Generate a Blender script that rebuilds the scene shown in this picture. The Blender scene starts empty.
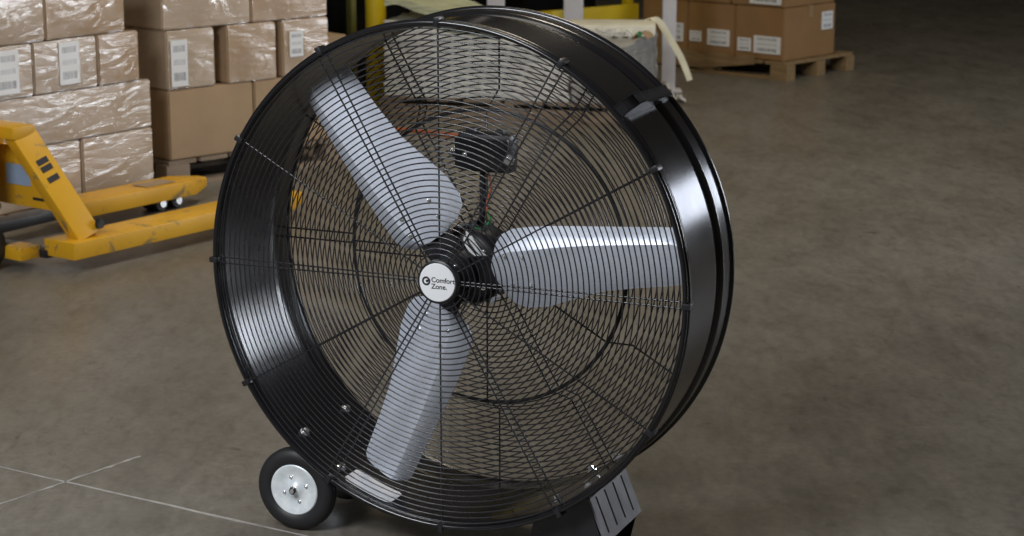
import bpy, bmesh, math, random
from mathutils import Vector, Matrix
R = math.radians
random.seed(7)
S = bpy.context.scene
COL = S.collection

# ---------------------------------------------------------------- camera
FAN_Z = 0.632                                   # height of the fan's axis
cam = bpy.data.cameras.new('camera')
cam.sensor_width = 36.0
cam.lens = 2024.0 / 1024.0 * 36.0
cam.clip_end = 200
cam_o = bpy.data.objects.new('camera', cam)
COL.objects.link(cam_o)
cam_o.location = (0.1528, -4.2332, FAN_Z + 1.0043)
cam_o.rotation_euler = (math.pi / 2 - 0.2266, 0, 0)
cam.dof.use_dof = True
cam.dof.focus_distance = 4.35
cam.dof.aperture_fstop = 8.0
S.camera = cam_o

# ---------------------------------------------------------------- world, lights, exposure
w = bpy.data.worlds.new('world')
S.world = w
w.use_nodes = True
w.node_tree.nodes['Background'].inputs['Color'].default_value = (0.95, 0.86, 0.70, 1)
w.node_tree.nodes['Background'].inputs['Strength'].default_value = 0.042
S.view_settings.view_transform = 'Standard'
S.view_settings.look = 'None'
S.view_settings.gamma = 1.0
S.view_settings.use_curve_mapping = False
S.view_settings.exposure = 0.12


def area(name, loc, target, sx, sy, power, color):
    l = bpy.data.lights.new(name, 'AREA')
    l.shape = 'RECTANGLE'
    l.size, l.size_y = sx, sy
    l.energy = power
    l.color = color
    o = bpy.data.objects.new(name, l)
    COL.objects.link(o)
    o.location = loc
    d = Vector(target) - Vector(loc)
    o.rotation_euler = d.to_track_quat('-Z', 'Y').to_euler()
    return o


area('key_light', (-2.3, -2.7, 3.5), (-0.7, 0.0, 0.3), 1.8, 1.5, 195, (0.93, 0.96, 1.0))  # unseen key light added front left for the blades and near floor
area('fan_top_fill', (-0.4, 0.6, 5.0), (-0.4, 0.6, 0.0), 1.8, 1.2, 22, (1.0, 0.95, 0.86))  # unseen overhead fill light above the fan, no fixture
area('soft_box', (3.1, 2.7, 1.02), (-0.6, 1.3, 0.7), 0.50, 0.55, 7.5, (0.80, 0.86, 1.0))
area('film_glint_light', (7.2, 4.6, 1.7), (-1.4, 4.6, 0.6), 1.0, 2.1, 125, (0.88, 0.93, 1.0))  # unseen light added at the right to raise glints on the film
area('carton_fill', (1.0, 3.6, 4.4), (-1.7, 4.7, 0.3), 1.4, 1.0, 75, (1.0, 0.90, 0.78))  # unseen fill light added to brighten the carton fronts
area('warm_back_fill', (1.0, 5.6, 5.2), (0.4, 7.0, 0.0), 1.6, 1.2, 36, (1.0, 0.80, 0.40))  # unseen warm fill added, tints the far floor yellow

# ---------------------------------------------------------------- helpers


def tag(o, label=None, cat=None, group=None, kind=None):
    if label: o['label'] = label
    if cat: o['category'] = cat
    if group: o['group'] = group
    if kind: o['kind'] = kind
    return o


def empty(name, loc, rz=0.0):
    o = bpy.data.objects.new(name, None)
    o.empty_display_size = 0.1
    COL.objects.link(o)
    o.location = loc
    o.rotation_euler = (0, 0, rz)
    return o


def link(name, me, parent=None, loc=None, rot=None):
    o = bpy.data.objects.new(name, me)
    COL.objects.link(o)
    if parent: o.parent = parent
    if loc is not None: o.location = loc
    if rot is not None: o.rotation_euler = rot
    return o


class MB:
    def __init__(s):
        s.v, s.f = [], []

    def add(s, vs, fs):
        n = len(s.v)
        s.v += [tuple(v) for v in vs]
        s.f += [[i + n for i in f] for f in fs]
        return s

    def box(s, c, size, M=None):
        hx, hy, hz = size[0] / 2, size[1] / 2, size[2] / 2
        vs = [Vector((x * hx, y * hy, z * hz)) for z in (-1, 1) for y in (-1, 1) for x in (-1, 1)]
        if M is not None: vs = [M @ v for v in vs]
        vs = [v + Vector(c) for v in vs]
        return s.add(vs, [(0, 2, 3, 1), (4, 5, 7, 6), (0, 1, 5, 4), (2, 6, 7, 3), (0, 4, 6, 2), (1, 3, 7, 5)])

    def box2(s, a, b):
        return s.box([(a[i] + b[i]) / 2 for i in range(3)], [abs(b[i] - a[i]) for i in range(3)])

    def beam(s, p0, p1, wd, ht, up=(0, 0, 1)):
        p0, p1 = Vector(p0), Vector(p1)
        x = (p1 - p0).normalized()
        y = Vector(up).cross(x).normalized()
        z = x.cross(y)
        M = Matrix((x, y, z)).transposed()
        return s.box((p0 + p1) / 2, ((p1 - p0).length, wd, ht), M)

    def tube(s, pts, r, n=8, closed=False):
        pts = [Vector(p) for p in pts]
        m = len(pts)
        rings = []
        prev = None
        for i in range(m):
            if closed: t = pts[(i + 1) % m] - pts[i - 1]
            else: t = pts[min(i + 1, m - 1)] - pts[max(i - 1, 0)]
            t.normalize()
            if prev is None:
                a = Vector((0, 0, 1)) if abs(t.z) < 0.9 else Vector((1, 0, 0))
                nx = t.cross(a).normalized()
            else:
                nx = (prev - t * prev.dot(t)).normalized()
            prev = nx
            ny = t.cross(nx)
            rr = r[i] if isinstance(r, (list, tuple)) else r
            rings.append([pts[i] + rr * (math.cos(k * 2 * math.pi / n) * nx + math.sin(k * 2 * math.pi / n) * ny) for k in range(n)])
        vs = [v for q in rings for v in q]
        fs = []
        for i in range(m if closed else m - 1):
            j = (i + 1) % m
            for k in range(n):
                l = (k + 1) % n
                fs.append((i * n + k, i * n + l, j * n + l, j * n + k))
        if not closed:
            fs.append(tuple(reversed(range(n))))
            fs.append(tuple((m - 1) * n + k for k in range(n)))
        return s.add(vs, fs)

    # profile of (radius, depth) revolved about the local Y axis through c
    def lathe(s, prof, c=(0, 0, 0), n=48, loop=False):
        vs, fs = [], []
        m = len(prof)
        for i in range(n):
            t = 2 * math.pi * i / n
            for r, a in prof:
                vs.append((c[0] + r * math.cos(t), c[1] + a, c[2] + r * math.sin(t)))
        for i in range(n):
            j = (i + 1) % n
            for k in range(m if loop else m - 1):
                l = (k + 1) % m
                fs.append((i * m + k, i * m + l, j * m + l, j * m + k))
        if not loop:
            if prof[0][0] > 1e-6: fs.append(tuple(i * m for i in range(n)))
            if prof[-1][0] > 1e-6: fs.append(tuple(i * m + m - 1 for i in reversed(range(n))))
        return s.add(vs, fs)

    # circle wire about the local Y axis
    def ring(s, rad, a, r, c=(0, 0, 0), n=120, k=6):
        prof = [(rad + r * math.cos(2 * math.pi * q / k), a + r * math.sin(2 * math.pi * q / k)) for q in range(k)]
        return s.lathe(prof, c, n, True)

    def prism(s, poly, y0, y1):            # poly in (x, z), extruded along y
        n = len(poly)
        vs = [(p[0], y0, p[1]) for p in poly] + [(p[0], y1, p[1]) for p in poly]
        fs = [tuple(range(n)), tuple(reversed(range(n, 2 * n)))]
        for i in range(n):
            j = (i + 1) % n
            fs.append((i, i + n, j + n, j))
        return s.add(vs, fs)

    def build(s, name, mat, parent=None, bevel=0.0, smooth=35, seg=2, loc=None, rot=None):
        me = bpy.data.meshes.new(name)
        me.from_pydata(s.v, [], s.f)
        bm = bmesh.new()
        bm.from_mesh(me)
        bmesh.ops.remove_doubles(bm, verts=bm.verts, dist=1e-6)
        bmesh.ops.recalc_face_normals(bm, faces=bm.faces)
        if bevel:
            es = [e for e in bm.edges if len(e.link_faces) == 2 and e.calc_face_angle(0) > R(40)]
            bmesh.ops.bevel(bm, geom=es, offset=bevel, segments=seg, affect='EDGES', profile=0.6, clamp_overlap=True)
        bm.to_mesh(me)
        bm.free()
        me.materials.append(mat)
        if smooth:
            me.shade_smooth()
            me.set_sharp_from_angle(angle=R(smooth))
        return link(name, me, parent, loc, rot)


# ---------------------------------------------------------------- materials
MATS = {}


def new_mat(name):
    m = bpy.data.materials.new(name)
    m.use_nodes = True
    nt = m.node_tree
    b = nt.nodes['Principled BSDF']
    MATS[name] = m
    return m, nt, b


def N(nt, typ, **kw):
    n = nt.nodes.new(typ)
    for k, v in kw.items():
        if k in n.inputs: n.inputs[k].default_value = v
        else: setattr(n, k, v)
    return n


def obj_coord(nt, scale=(1, 1, 1), rot=(0, 0, 0)):
    tc = N(nt, 'ShaderNodeTexCoord')
    mp = N(nt, 'ShaderNodeMapping')
    mp.inputs['Scale'].default_value = scale
    mp.inputs['Rotation'].default_value = rot
    nt.links.new(tc.outputs['Object'], mp.inputs['Vector'])
    return mp.outputs['Vector']


def ramp(nt, fac, stops):
    r = N(nt, 'ShaderNodeValToRGB')
    e = r.color_ramp.elements
    while len(e) < len(stops): e.new(0.5)
    for i, (p, c) in enumerate(stops):
        e[i].position = p
        e[i].color = (*c, 1) if len(c) == 3 else c
    nt.links.new(fac, r.inputs['Fac'])
    return r.outputs['Color']


def noise(nt, vec, scale, detail=4, rough=0.55, dist=0.0):
    n = N(nt, 'ShaderNodeTexNoise')
    n.inputs['Scale'].default_value = scale
    n.inputs['Detail'].default_value = detail
    n.inputs['Roughness'].default_value = rough
    n.inputs['Distortion'].default_value = dist
    nt.links.new(vec, n.inputs['Vector'])
    return n.outputs['Fac']


def mixc(nt, fac, a, b, mode='MIX'):
    m = N(nt, 'ShaderNodeMix', data_type='RGBA', blend_type=mode)
    for sock, val in ((m.inputs[0], fac), (m.inputs[6], a), (m.inputs[7], b)):
        if hasattr(val, 'links'): nt.links.new(val, sock)
        elif isinstance(val, (int, float)): sock.default_value = val
        else: sock.default_value = (*val, 1)
    return m.outputs[2]


def bump(nt, h, strength, dist=0.01):
    b = N(nt, 'ShaderNodeBump')
    b.inputs['Strength'].default_value = strength
    b.inputs['Distance'].default_value = dist
    nt.links.new(h, b.inputs['Height'])
    return b.outputs['Normal']


def plain(name, col, rough=0.5, metal=0.0, var=0.12, scale=12, bmp=0.0, coat=0.0, spec=0.5):
    m, nt, b = new_mat(name)
    v = obj_coord(nt)
    f = noise(nt, v, scale, 5)
    c = ramp(nt, f, [(0.25, tuple(x * (1 - var) for x in col)), (0.75, tuple(min(1, x * (1 + var)) for x in col))])
    nt.links.new(c, b.inputs['Base Color'])
    rr = ramp(nt, noise(nt, v, scale * 2.3, 4), [(0.2, (rough * 0.85,) * 3), (0.8, (min(1, rough * 1.15),) * 3)])
    nt.links.new(rr, b.inputs['Roughness'])
    b.inputs['Metallic'].default_value = metal
    b.inputs['Specular IOR Level'].default_value = spec
    b.inputs['Coat Weight'].default_value = coat
    b.inputs['Coat Roughness'].default_value = 0.1
    if bmp: nt.links.new(bump(nt, noise(nt, v, scale * 6, 5), bmp, 0.003), b.inputs['Normal'])
    return m


def concrete():
    m, nt, b = new_mat('concrete')
    tc = N(nt, 'ShaderNodeTexCoord')
    v = tc.outputs['Object']
    base = ramp(nt, noise(nt, v, 0.7, 7, 0.62, 0.6), [(0.30, (0.136, 0.122, 0.100)), (0.52, (0.168, 0.153, 0.129)), (0.72, (0.200, 0.187, 0.163))])
    mp = N(nt, 'ShaderNodeMapping')
    mp.inputs['Rotation'].default_value = (0, 0, R(32))
    mp.inputs['Scale'].default_value = (2.4, 1.0, 1)
    nt.links.new(v, mp.inputs['Vector'])
    mv = mp.outputs['Vector']
    streak = ramp(nt, noise(nt, mv, 3.2, 9, 0.70, 0.5), [(0.30, (0.80, 0.79, 0.76)), (0.50, (1, 1, 1)), (0.70, (1.12, 1.11, 1.09))])
    c = mixc(nt, 1.0, base, streak, 'MULTIPLY')
    spots = ramp(nt, noise(nt, mv, 5.0, 5, 0.55, 0.6), [(0.27, (0.50, 0.46, 0.42)), (0.335, (1, 1, 1))])
    c = mixc(nt, 0.7, c, spots, 'MULTIPLY')
    pale = ramp(nt, noise(nt, mv, 7.0, 7, 0.7, 0.9), [(0.66, (1, 1, 1)), (0.75, (1.35, 1.34, 1.30))])
    c = mixc(nt, 0.7, c, pale, 'MULTIPLY')
    mid = ramp(nt, noise(nt, mv, 11, 8, 0.72, 0.3), [(0.33, (0.80, 0.79, 0.77)), (0.5, (1, 1, 1)), (0.68, (1.13, 1.13, 1.12))])
    c = mixc(nt, 1.0, c, mid, 'MULTIPLY')
    mq = N(nt, 'ShaderNodeMapping')
    mq.inputs['Rotation'].default_value = (0, 0, R(-28))
    mq.inputs['Scale'].default_value = (1.0, 4.5, 1)
    nt.links.new(v, mq.inputs['Vector'])
    scuff = ramp(nt, noise(nt, mq.outputs['Vector'], 3.4, 5, 0.6, 0.5), [(0.27, (0.52, 0.49, 0.46)), (0.31, (1, 1, 1)), (0.73, (1, 1, 1)), (0.77, (1.28, 1.27, 1.24))])
    c = mixc(nt, 0.8, c, scuff, 'MULTIPLY')
    fine = ramp(nt, noise(nt, v, 45, 5, 0.65), [(0.3, (0.84, 0.84, 0.84)), (0.7, (1.12, 1.12, 1.12))])
    c = mixc(nt, 1.0, c, fine, 'MULTIPLY')
    nt.links.new(c, b.inputs['Base Color'])
    ro = ramp(nt, noise(nt, mp.outputs['Vector'], 1.6, 6, 0.6), [(0.3, (0.28,) * 3), (0.7, (0.48,) * 3)])
    nt.links.new(ro, b.inputs['Roughness'])
    b.inputs['Specular IOR Level'].default_value = 0.4
    nt.links.new(bump(nt, noise(nt, v, 14, 8, 0.65), 0.10, 0.004), b.inputs['Normal'])
    return m


def cardboard(name, col, film=1.0, gloss=0.13):
    m, nt, b = new_mat(name)
    v = obj_coord(nt)
    c = ramp(nt, noise(nt, v, 5, 6, 0.6), [(0.25, tuple(x * 0.86 for x in col)), (0.75, tuple(x * 1.08 for x in col))])
    nt.links.new(c, b.inputs['Base Color'])
    b.inputs['Roughness'].default_value = 0.72
    # tight clear stretch film over the board: a wrinkled clear coat
    if film:
        b.inputs['Coat Weight'].default_value = film
        b.inputs['Coat Roughness'].default_value = gloss
        b.inputs['Coat IOR'].default_value = 1.85
        v2 = obj_coord(nt, (1.0, 1.0, 3.4), (0.0, R(12), 0.0))
        h1 = noise(nt, v2, 5.0, 3, 0.5, 1.0)
        v3 = obj_coord(nt, (2.0, 2.0, 16.0), (0.0, R(-7), 0.0))
        h2 = noise(nt, v3, 5.0, 6, 0.6, 0.8)
        mm = N(nt, 'ShaderNodeMath', operation='MULTIPLY_ADD')
        nt.links.new(h2, mm.inputs[0])
        mm.inputs[1].default_value = 0.14
        nt.links.new(h1, mm.inputs[2])
        nt.links.new(bump(nt, mm.outputs[0], 1.0, 0.010), b.inputs['Coat Normal'])
    return m


def film_mat():
    m, nt, b = new_mat('clear_film')
    b.inputs['Base Color'].default_value = (0.80, 0.82, 0.84, 1)
    b.inputs['Roughness'].default_value = 0.18
    b.inputs['Alpha'].default_value = 0.38
    v = obj_coord(nt, (1, 1, 3))
    nt.links.new(bump(nt, noise(nt, v, 16, 6, 0.65, 1.0), 0.9, 0.02), b.inputs['Normal'])
    return m


def wrapped_mat(name, col):
    m, nt, b = new_mat(name)
    v = obj_coord(nt, (1.2, 1.2, 7), (0, R(8), 0))
    f = noise(nt, v, 6, 7, 0.65, 1.0)
    c = ramp(nt, f, [(0.3, tuple(x * 0.8 for x in col)), (0.7, tuple(min(1, x * 1.1) for x in col))])
    nt.links.new(c, b.inputs['Base Color'])
    b.inputs['Roughness'].default_value = 0.35
    nt.links.new(bump(nt, f, 0.8, 0.03), b.inputs['Normal'])
    return m


def wood(name, col):
    m, nt, b = new_mat(name)
    v = obj_coord(nt, (1.5, 14, 14))
    c = ramp(nt, noise(nt, v, 3, 6, 0.6, 0.6), [(0.25, tuple(x * 0.62 for x in col)), (0.6, col), (0.85, tuple(x * 1.2 for x in col))])
    nt.links.new(c, b.inputs['Base Color'])
    b.inputs['Roughness'].default_value = 0.8
    return m


def label_mat():
    m, nt, b = new_mat('shipping_label_print')
    tc = N(nt, 'ShaderNodeTexCoord')
    g = tc.outputs['Generated']
    sp = N(nt, 'ShaderNodeSeparateXYZ')
    nt.links.new(g, sp.inputs[0])
    # bands of print across the label, bars inside the bands
    bands = ramp(nt, sp.outputs['Z'], [(0.0, (0, 0, 0)), (0.12, (1, 1, 1)), (0.30, (0, 0, 0)), (0.46, (0.5, 0.5, 0.5)), (0.58, (0, 0, 0)), (0.74, (0.8, 0.8, 0.8)), (0.88, (0, 0, 0))])
    for e in nt.nodes:
        if e.bl_idname == 'ShaderNodeValToRGB': e.color_ramp.interpolation = 'CONSTANT'
    wv = N(nt, 'ShaderNodeTexNoise')
    wv.noise_dimensions = '1D'
    wv.inputs['Scale'].default_value = 26
    wv.inputs['Detail'].default_value = 2
    nt.links.new(sp.outputs['X'], wv.inputs['W'])
    bars = ramp(nt, wv.outputs['Fac'], [(0.48, (0, 0, 0)), (0.52, (1, 1, 1))])
    ed = N(nt, 'ShaderNodeMath', operation='COMPARE')
    ed.inputs[1].default_value = 0.5
    ed.inputs[2].default_value = 0.38
    nt.links.new(sp.outputs['X'], ed.inputs[0])
    k = mixc(nt, 1.0, bands, bars, 'MULTIPLY')
    k2 = mixc(nt, 1.0, k, ed.outputs[0], 'MULTIPLY')
    c = mixc(nt, k2, (0.74, 0.75, 0.76), (0.10, 0.11, 0.13))
    nt.links.new(c, b.inputs['Base Color'])
    b.inputs['Roughness'].default_value = 0.4
    b.inputs['Coat Weight'].default_value = 0.6
    return m


def yellow_paint():
    m, nt, b = new_mat('yellow_paint')
    v = obj_coord(nt)
    c = ramp(nt, noise(nt, v, 3, 5), [(0.3, (0.62, 0.32, 0.012)), (0.7, (0.74, 0.40, 0.018))])
    wear = ramp(nt, noise(nt, v, 9, 9, 0.72, 0.8), [(0.57, (0, 0, 0)), (0.66, (1, 1, 1))])
    c = mixc(nt, wear, c, (0.22, 0.16, 0.08))
    nt.links.new(c, b.inputs['Base Color'])
    b.inputs['Roughness'].default_value = 0.42
    return m


def blade_metal():
    m, nt, b = new_mat('blade_aluminium')
    v = obj_coord(nt, (4, 40, 40))
    f = noise(nt, v, 5, 5)
    c = ramp(nt, f, [(0.3, (0.66, 0.70, 0.80)), (0.7, (0.74, 0.78, 0.88))])
    nt.links.new(c, b.inputs['Base Color'])
    b.inputs['Metallic'].default_value = 0.25
    b.inputs['Roughness'].default_value = 0.38
    return m


M_FLOOR = concrete()
M_SEAM = plain('seam_filler', (0.34, 0.33, 0.31), 0.7, var=0.35, scale=22)
M_WALL = plain('dark_wall', (0.05, 0.048, 0.042), 0.85)
M_BLACK = plain('black_gloss_paint', (0.010, 0.010, 0.012), 0.19, var=0.1, scale=4)
M_BLACKM = plain('black_satin_metal', (0.014, 0.014, 0.017), 0.38)
M_WIRE = plain('black_coated_wire', (0.018, 0.018, 0.021), 0.28, coat=0.4)
M_BLADE = blade_metal()
M_ZINC = plain('zinc_plated_steel', (0.80, 0.89, 0.96), 0.32, 0.15, var=0.2, scale=40)
M_BOLT = plain('bright_bolt_steel', (0.85, 0.86, 0.88), 0.22, 0.9, var=0.05)
M_RUBBER = plain('black_rubber', (0.016, 0.016, 0.018), 0.52)
M_BADGE = plain('white_badge', (0.80, 0.81, 0.83), 0.35, var=0.03)
M_INK = plain('black_ink', (0.02, 0.02, 0.025), 0.5)
M_FOOT = plain('grey_foot_plate', (0.15, 0.143, 0.165), 0.5, var=0.06)
M_PATCH = plain('white_patch_finish', (0.90, 0.91, 0.95), 0.3, var=0.04, scale=5)
M_GREYW = plain('grey_wire_sheath', (0.78, 0.78, 0.78), 0.4)
M_GREENW = plain('green_wire_sheath', (0.03, 0.22, 0.08), 0.45)
M_ORANGE = plain('orange_sheath', (0.42, 0.11, 0.04), 0.5)
M_YEL = yellow_paint()
M_YELPOST = plain('safety_yellow', (0.60, 0.44, 0.01), 0.45, var=0.12, scale=5)
M_BOX = cardboard('carton_board', (0.40, 0.275, 0.165), 0.9)
M_BOXW = cardboard('carton_board_heavy_film', (0.43, 0.325, 0.225), 1.0, 0.13)
M_BOXP = cardboard('carton_board_bare', (0.37, 0.255, 0.15), 0.0)
M_BOXC = cardboard('carton_board_brown', (0.28, 0.15, 0.055), 0.7)
M_TAPE = plain('brown_tape', (0.30, 0.20, 0.11), 0.3)
M_LAB = label_mat()
M_FILM = film_mat()
M_WOOD = wood('pallet_wood', (0.36, 0.26, 0.16))
M_WOODD = wood('pallet_wood_dark', (0.27, 0.205, 0.145))
M_WOOD2 = wood('pallet_wood_yellow', (0.25, 0.165, 0.075))
M_WRAPW = wrapped_mat('white_wrapped_foam', (0.78, 0.79, 0.77))
M_WRAPG = wrapped_mat('grey_wrapped_bundle', (0.42, 0.42, 0.40))
M_WRAPY = wrapped_mat('pale_green_film', (0.58, 0.60, 0.40))
M_FOAM = plain('cream_foam', (0.72, 0.70, 0.58), 0.6)
M_WPOST = plain('white_post_paint', (0.58, 0.57, 0.60), 0.5, var=0.1)
M_DARKFILL = plain('black_fill', (0.004, 0.004, 0.004), 0.95, var=0.2, spec=0.05)  # near-black colour stands in for the darkness inside the rack
M_BLUE = plain('pale_blue_label', (0.30, 0.40, 0.55), 0.4)
M_CREAM = plain('cream_paper', (0.70, 0.66, 0.50), 0.6)
M_STRAP = plain('olive_strap', (0.12, 0.11, 0.02), 0.6)

# ---------------------------------------------------------------- the setting
mb = MB()
mb.box2((-14, -8, -0.2), (16, 20, 0.0))
tag(mb.build('floor', M_FLOOR, smooth=0), 'grey-brown stained concrete warehouse floor', 'floor', kind='structure')
mb = MB()
mb.box2((-14, 20, 0), (16, 20.2, 6))
tag(mb.build('wall_back', M_WALL, smooth=0), 'dark warehouse wall far behind', 'wall', kind='structure')


def seam(name, p0, p1, wd, label):
    p0, p1 = Vector((*p0, 0)), Vector((*p1, 0))
    d = (p1 - p0).normalized()
    n = Vector((-d.y, d.x, 0))
    mb = MB()
    k = 40
    vs = []
    for i in range(k + 1):
        q = p0.lerp(p1, i / k) + n * random.uniform(-0.002, 0.002)
        ww = wd * random.uniform(0.35, 1.35) / 2
        for z in (-0.002, 0.0012):
            vs += [q + n * ww + Vector((0, 0, z)), q - n * ww + Vector((0, 0, z))]
    fs = []
    for i in range(k):
        a, b = i * 4, i * 4 + 4
        fs += [(a + 2, a + 3, b + 3, b + 2), (a, b, b + 1, a + 1), (a, a + 2, b + 2, b), (a + 1, b + 1, b + 3, a + 3)]
    mb.add(vs, fs)
    tag(mb.build(name, M_SEAM, smooth=0), label, 'floor seam', kind='structure')


seam('trim_1', (-2.4, 1.39), (0.9, -0.60), 0.008, 'long pale seam line crossing the concrete in front of the wheel')
seam('trim_2', (-1.30, 0.045), (-0.80, 0.715), 0.009, 'short faint pale line crossing the long floor seam')

# ---------------------------------------------------------------- the drum fan
FAN = empty('drum_fan', (0, 0, 0), -0.4022)
tag(FAN, 'large black drum fan with three silver blades standing on the concrete floor', 'fan')
C0 = (0, 0, FAN_Z)
DEP = 0.3076


def pol(r, deg, a):
    return Vector((r * math.cos(R(deg)), a, FAN_Z + r * math.sin(R(deg))))


# drum shell: rolled sheet with a rolled edge, a ridge and a rear flange
mb = MB()
outer = [(0.552, 0.004), (0.549, 0.014), (0.5485, 0.030), (0.552, 0.036), (0.552, 0.042), (0.5485, 0.048), (0.5485, 0.053), (0.5485, 0.135), (0.5485, 0.217), (0.5485, 0.222),
         (0.5455, 0.226), (0.5455, 0.236), (0.549, 0.240), (0.555, 0.250), (0.5552, 0.255), (0.556, 0.293), (0.556, 0.298), (0.552, 0.3066)]
inner = [(0.546, 0.3066), (0.545, 0.25), (0.5415, 0.236), (0.5440, 0.222), (0.5440, 0.217), (0.5440, 0.135), (0.5440, 0.045), (0.5440, 0.020), (0.5440, 0.014), (0.547, 0.004)]
mb.lathe(outer + inner, C0, 160, True)
DRUM = mb.build('drum', M_BLACK, FAN, smooth=40)
mb = MB(); mb.ring(0.5535, 0.005, 0.0085, C0, 160, 12)
mb.build('front_rim', M_BLACK, DRUM, smooth=60)
mb = MB(); mb.ring(0.5535, DEP, 0.0085, C0, 160, 12)
mb.build('rear_rim', M_BLACK, DRUM, smooth=60)
# thin curved white plate inside the bottom of the drum
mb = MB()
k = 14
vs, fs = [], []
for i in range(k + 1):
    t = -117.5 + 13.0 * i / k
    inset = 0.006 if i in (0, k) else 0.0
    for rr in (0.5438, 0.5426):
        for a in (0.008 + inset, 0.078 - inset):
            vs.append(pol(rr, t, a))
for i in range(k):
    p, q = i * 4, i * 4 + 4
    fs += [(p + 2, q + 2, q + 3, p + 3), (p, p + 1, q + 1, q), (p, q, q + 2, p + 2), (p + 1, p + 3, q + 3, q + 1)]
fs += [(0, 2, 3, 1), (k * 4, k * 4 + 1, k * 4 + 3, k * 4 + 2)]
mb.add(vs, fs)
o = mb.build('white_patch', M_PATCH, DRUM, smooth=40)
o['label'] = 'thin white plate inside the bottom of the drum'


def bolt_mesh(r, h):
    m = MB()
    m.lathe([(0.0, -h), (r * 0.55, -h), (r * 0.6, -h * 0.75), (r * 0.6, -h * 0.35), (r, -h * 0.3), (r * 1.05, 0.0), (0, 0.0)], n=8)
    return m


BM_BOLT = bolt_mesh(0.0085, 0.009).build('bolt', M_BOLT, FAN, smooth=30)
FIRST = [True]


def bolt(loc, direction, parent, scale=1.0, name='bolt'):
    """head points along direction"""
    if FIRST[0]:
        o = BM_BOLT
        FIRST[0] = False
    else:
        o = BM_BOLT.copy()
        COL.objects.link(o)
    o.name = name
    o.parent = parent
    o.location = loc
    o.rotation_mode = 'QUATERNION'
    o.rotation_quaternion = Vector((0, -1, 0)).rotation_difference(Vector(direction))
    o.scale = (scale,) * 3
    return o


def drum_bolt(deg, a):
    p = pol(0.5435, deg, a)
    n = Vector((-math.cos(R(deg)), 0, -math.sin(R(deg))))
    bolt(p, n, DRUM, 1.35)


for deg, a in ((227.5, 0.243), (227.4, 0.045), (240.0, 0.037), (297.0, 0.067), (306.5, 0.055), (296.5, 0.288), (304.0, 0.295)):
    drum_bolt(deg, a)

# front guard: flat wheel of ring wires on twelve spokes
mb = MB()
mb.ring(0.5545, -0.009, 0.0060, C0, 160, 10)
GF = mb.build('front_guard', M_BLACK, FAN, smooth=60)
GF['label'] = 'outer ring of the front wire guard'
RW = 0.0016
NR = 40
for i in range(NR):
    rad = 0.060 + (0.543 - 0.060) * i / (NR - 1)
    mb = MB(); mb.ring(rad, -0.0085, RW, C0, 128, 6)
    mb.build('ring_wire', M_WIRE, GF, smooth=70)
for deg in range(0, 360, 30):
    gap = 0.022 if deg in (60, 120, 240, 300) else (0.014 if deg in (0, 180) else 0.0)
    t = Vector((-math.sin(R(deg)), 0, math.cos(R(deg))))
    for sgn in ((-1, 1) if gap else (0,)):
        mb = MB()
        mb.tube([pol(0.030, deg, -0.0055) + t * sgn * gap * 0.22, pol(0.5545, deg, -0.0055) + t * sgn * gap * 0.5], 0.0019, 6)
        mb.build('spoke', M_WIRE, GF, smooth=70)
    # clip that holds the guard on the rim
    mb = MB()
    e = Vector((math.cos(R(deg)), 0, math.sin(R(deg))))
    Mx = Matrix((t, Vector((0, 1, 0)), e)).transposed()
    mb.box(pol(0.5575, deg, -0.002), (0.013, 0.030, 0.020), Mx)
    mb.build('clip', M_BLACKM, GF, bevel=0.003)

# badge with lettering
mb = MB()
mb.lathe([(0, -0.006), (0.0445, -0.006), (0.0475, -0.004), (0.0485, 0.0), (0.0485, 0.006), (0, 0.006)], (0, -0.012, FAN_Z), 64)
BADGE = mb.build('badge', M_BLACKM, FAN, smooth=30)
mb = MB()
mb.lathe([(0, -0.0015), (0.0410, -0.0015), (0.0425, 0.0005), (0, 0.0005)], (0, -0.0182, FAN_Z), 64)
mb.build('badge_face', M_BADGE, BADGE, smooth=30)


def text(body, x, z, size, parent, y, name):
    cu = bpy.data.curves.new(name, 'FONT')
    cu.body = body
    cu.size = size
    cu.align_x = 'LEFT'
    cu.extrude = 0.0003
    cu.offset = size * 0.012
    tmp = bpy.data.objects.new(name, cu)
    COL.objects.link(tmp)
    bpy.context.view_layer.update()
    me = bpy.data.meshes.new_from_object(tmp.evaluated_get(bpy.context.evaluated_depsgraph_get()))
    bpy.data.objects.remove(tmp)
    me.materials.clear()
    me.materials.append(M_INK)
    me.transform(Matrix.Translation((x, y, z)) @ Matrix.Rotation(math.pi / 2, 4, 'X'))
    return link(name, me, parent)


text('Comfort', -0.0135, FAN_Z + 0.0008, 0.0155, BADGE, -0.0200, 'lettering')
text('Zone.', -0.0135, FAN_Z - 0.0135, 0.0155, BADGE, -0.0200, 'lettering')
mb = MB()
mb.lathe([(0.0098, -0.0003), (0.0098, 0.0003), (0.0058, 0.0003), (0.0058, -0.0003)], (-0.0255, -0.0200, FAN_Z + 0.002), 40, True)
mb.lathe([(0, -0.0003), (0.0030, -0.0003), (0.0030, 0.0003), (0, 0.0003)], (-0.0235, -0.0200, FAN_Z + 0.002), 24)
mb.box((-0.0190, -0.0200, FAN_Z + 0.004), (0.006, 0.0006, 0.003))
mb.build('emblem', M_INK, BADGE, smooth=0)

# rear guard: flat outer zone, dished inner disc
mb = MB()
mb.ring(0.337, 0.247, 0.0042, C0, 128, 8)
GR = mb.build('rear_guard', M_BLACKM, FAN, smooth=60)
mb = MB(); mb.ring(0.5535, DEP + 0.012, 0.0055, C0, 160, 8)
mb.build('outer_ring', M_BLACK, GR, smooth=60)


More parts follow.
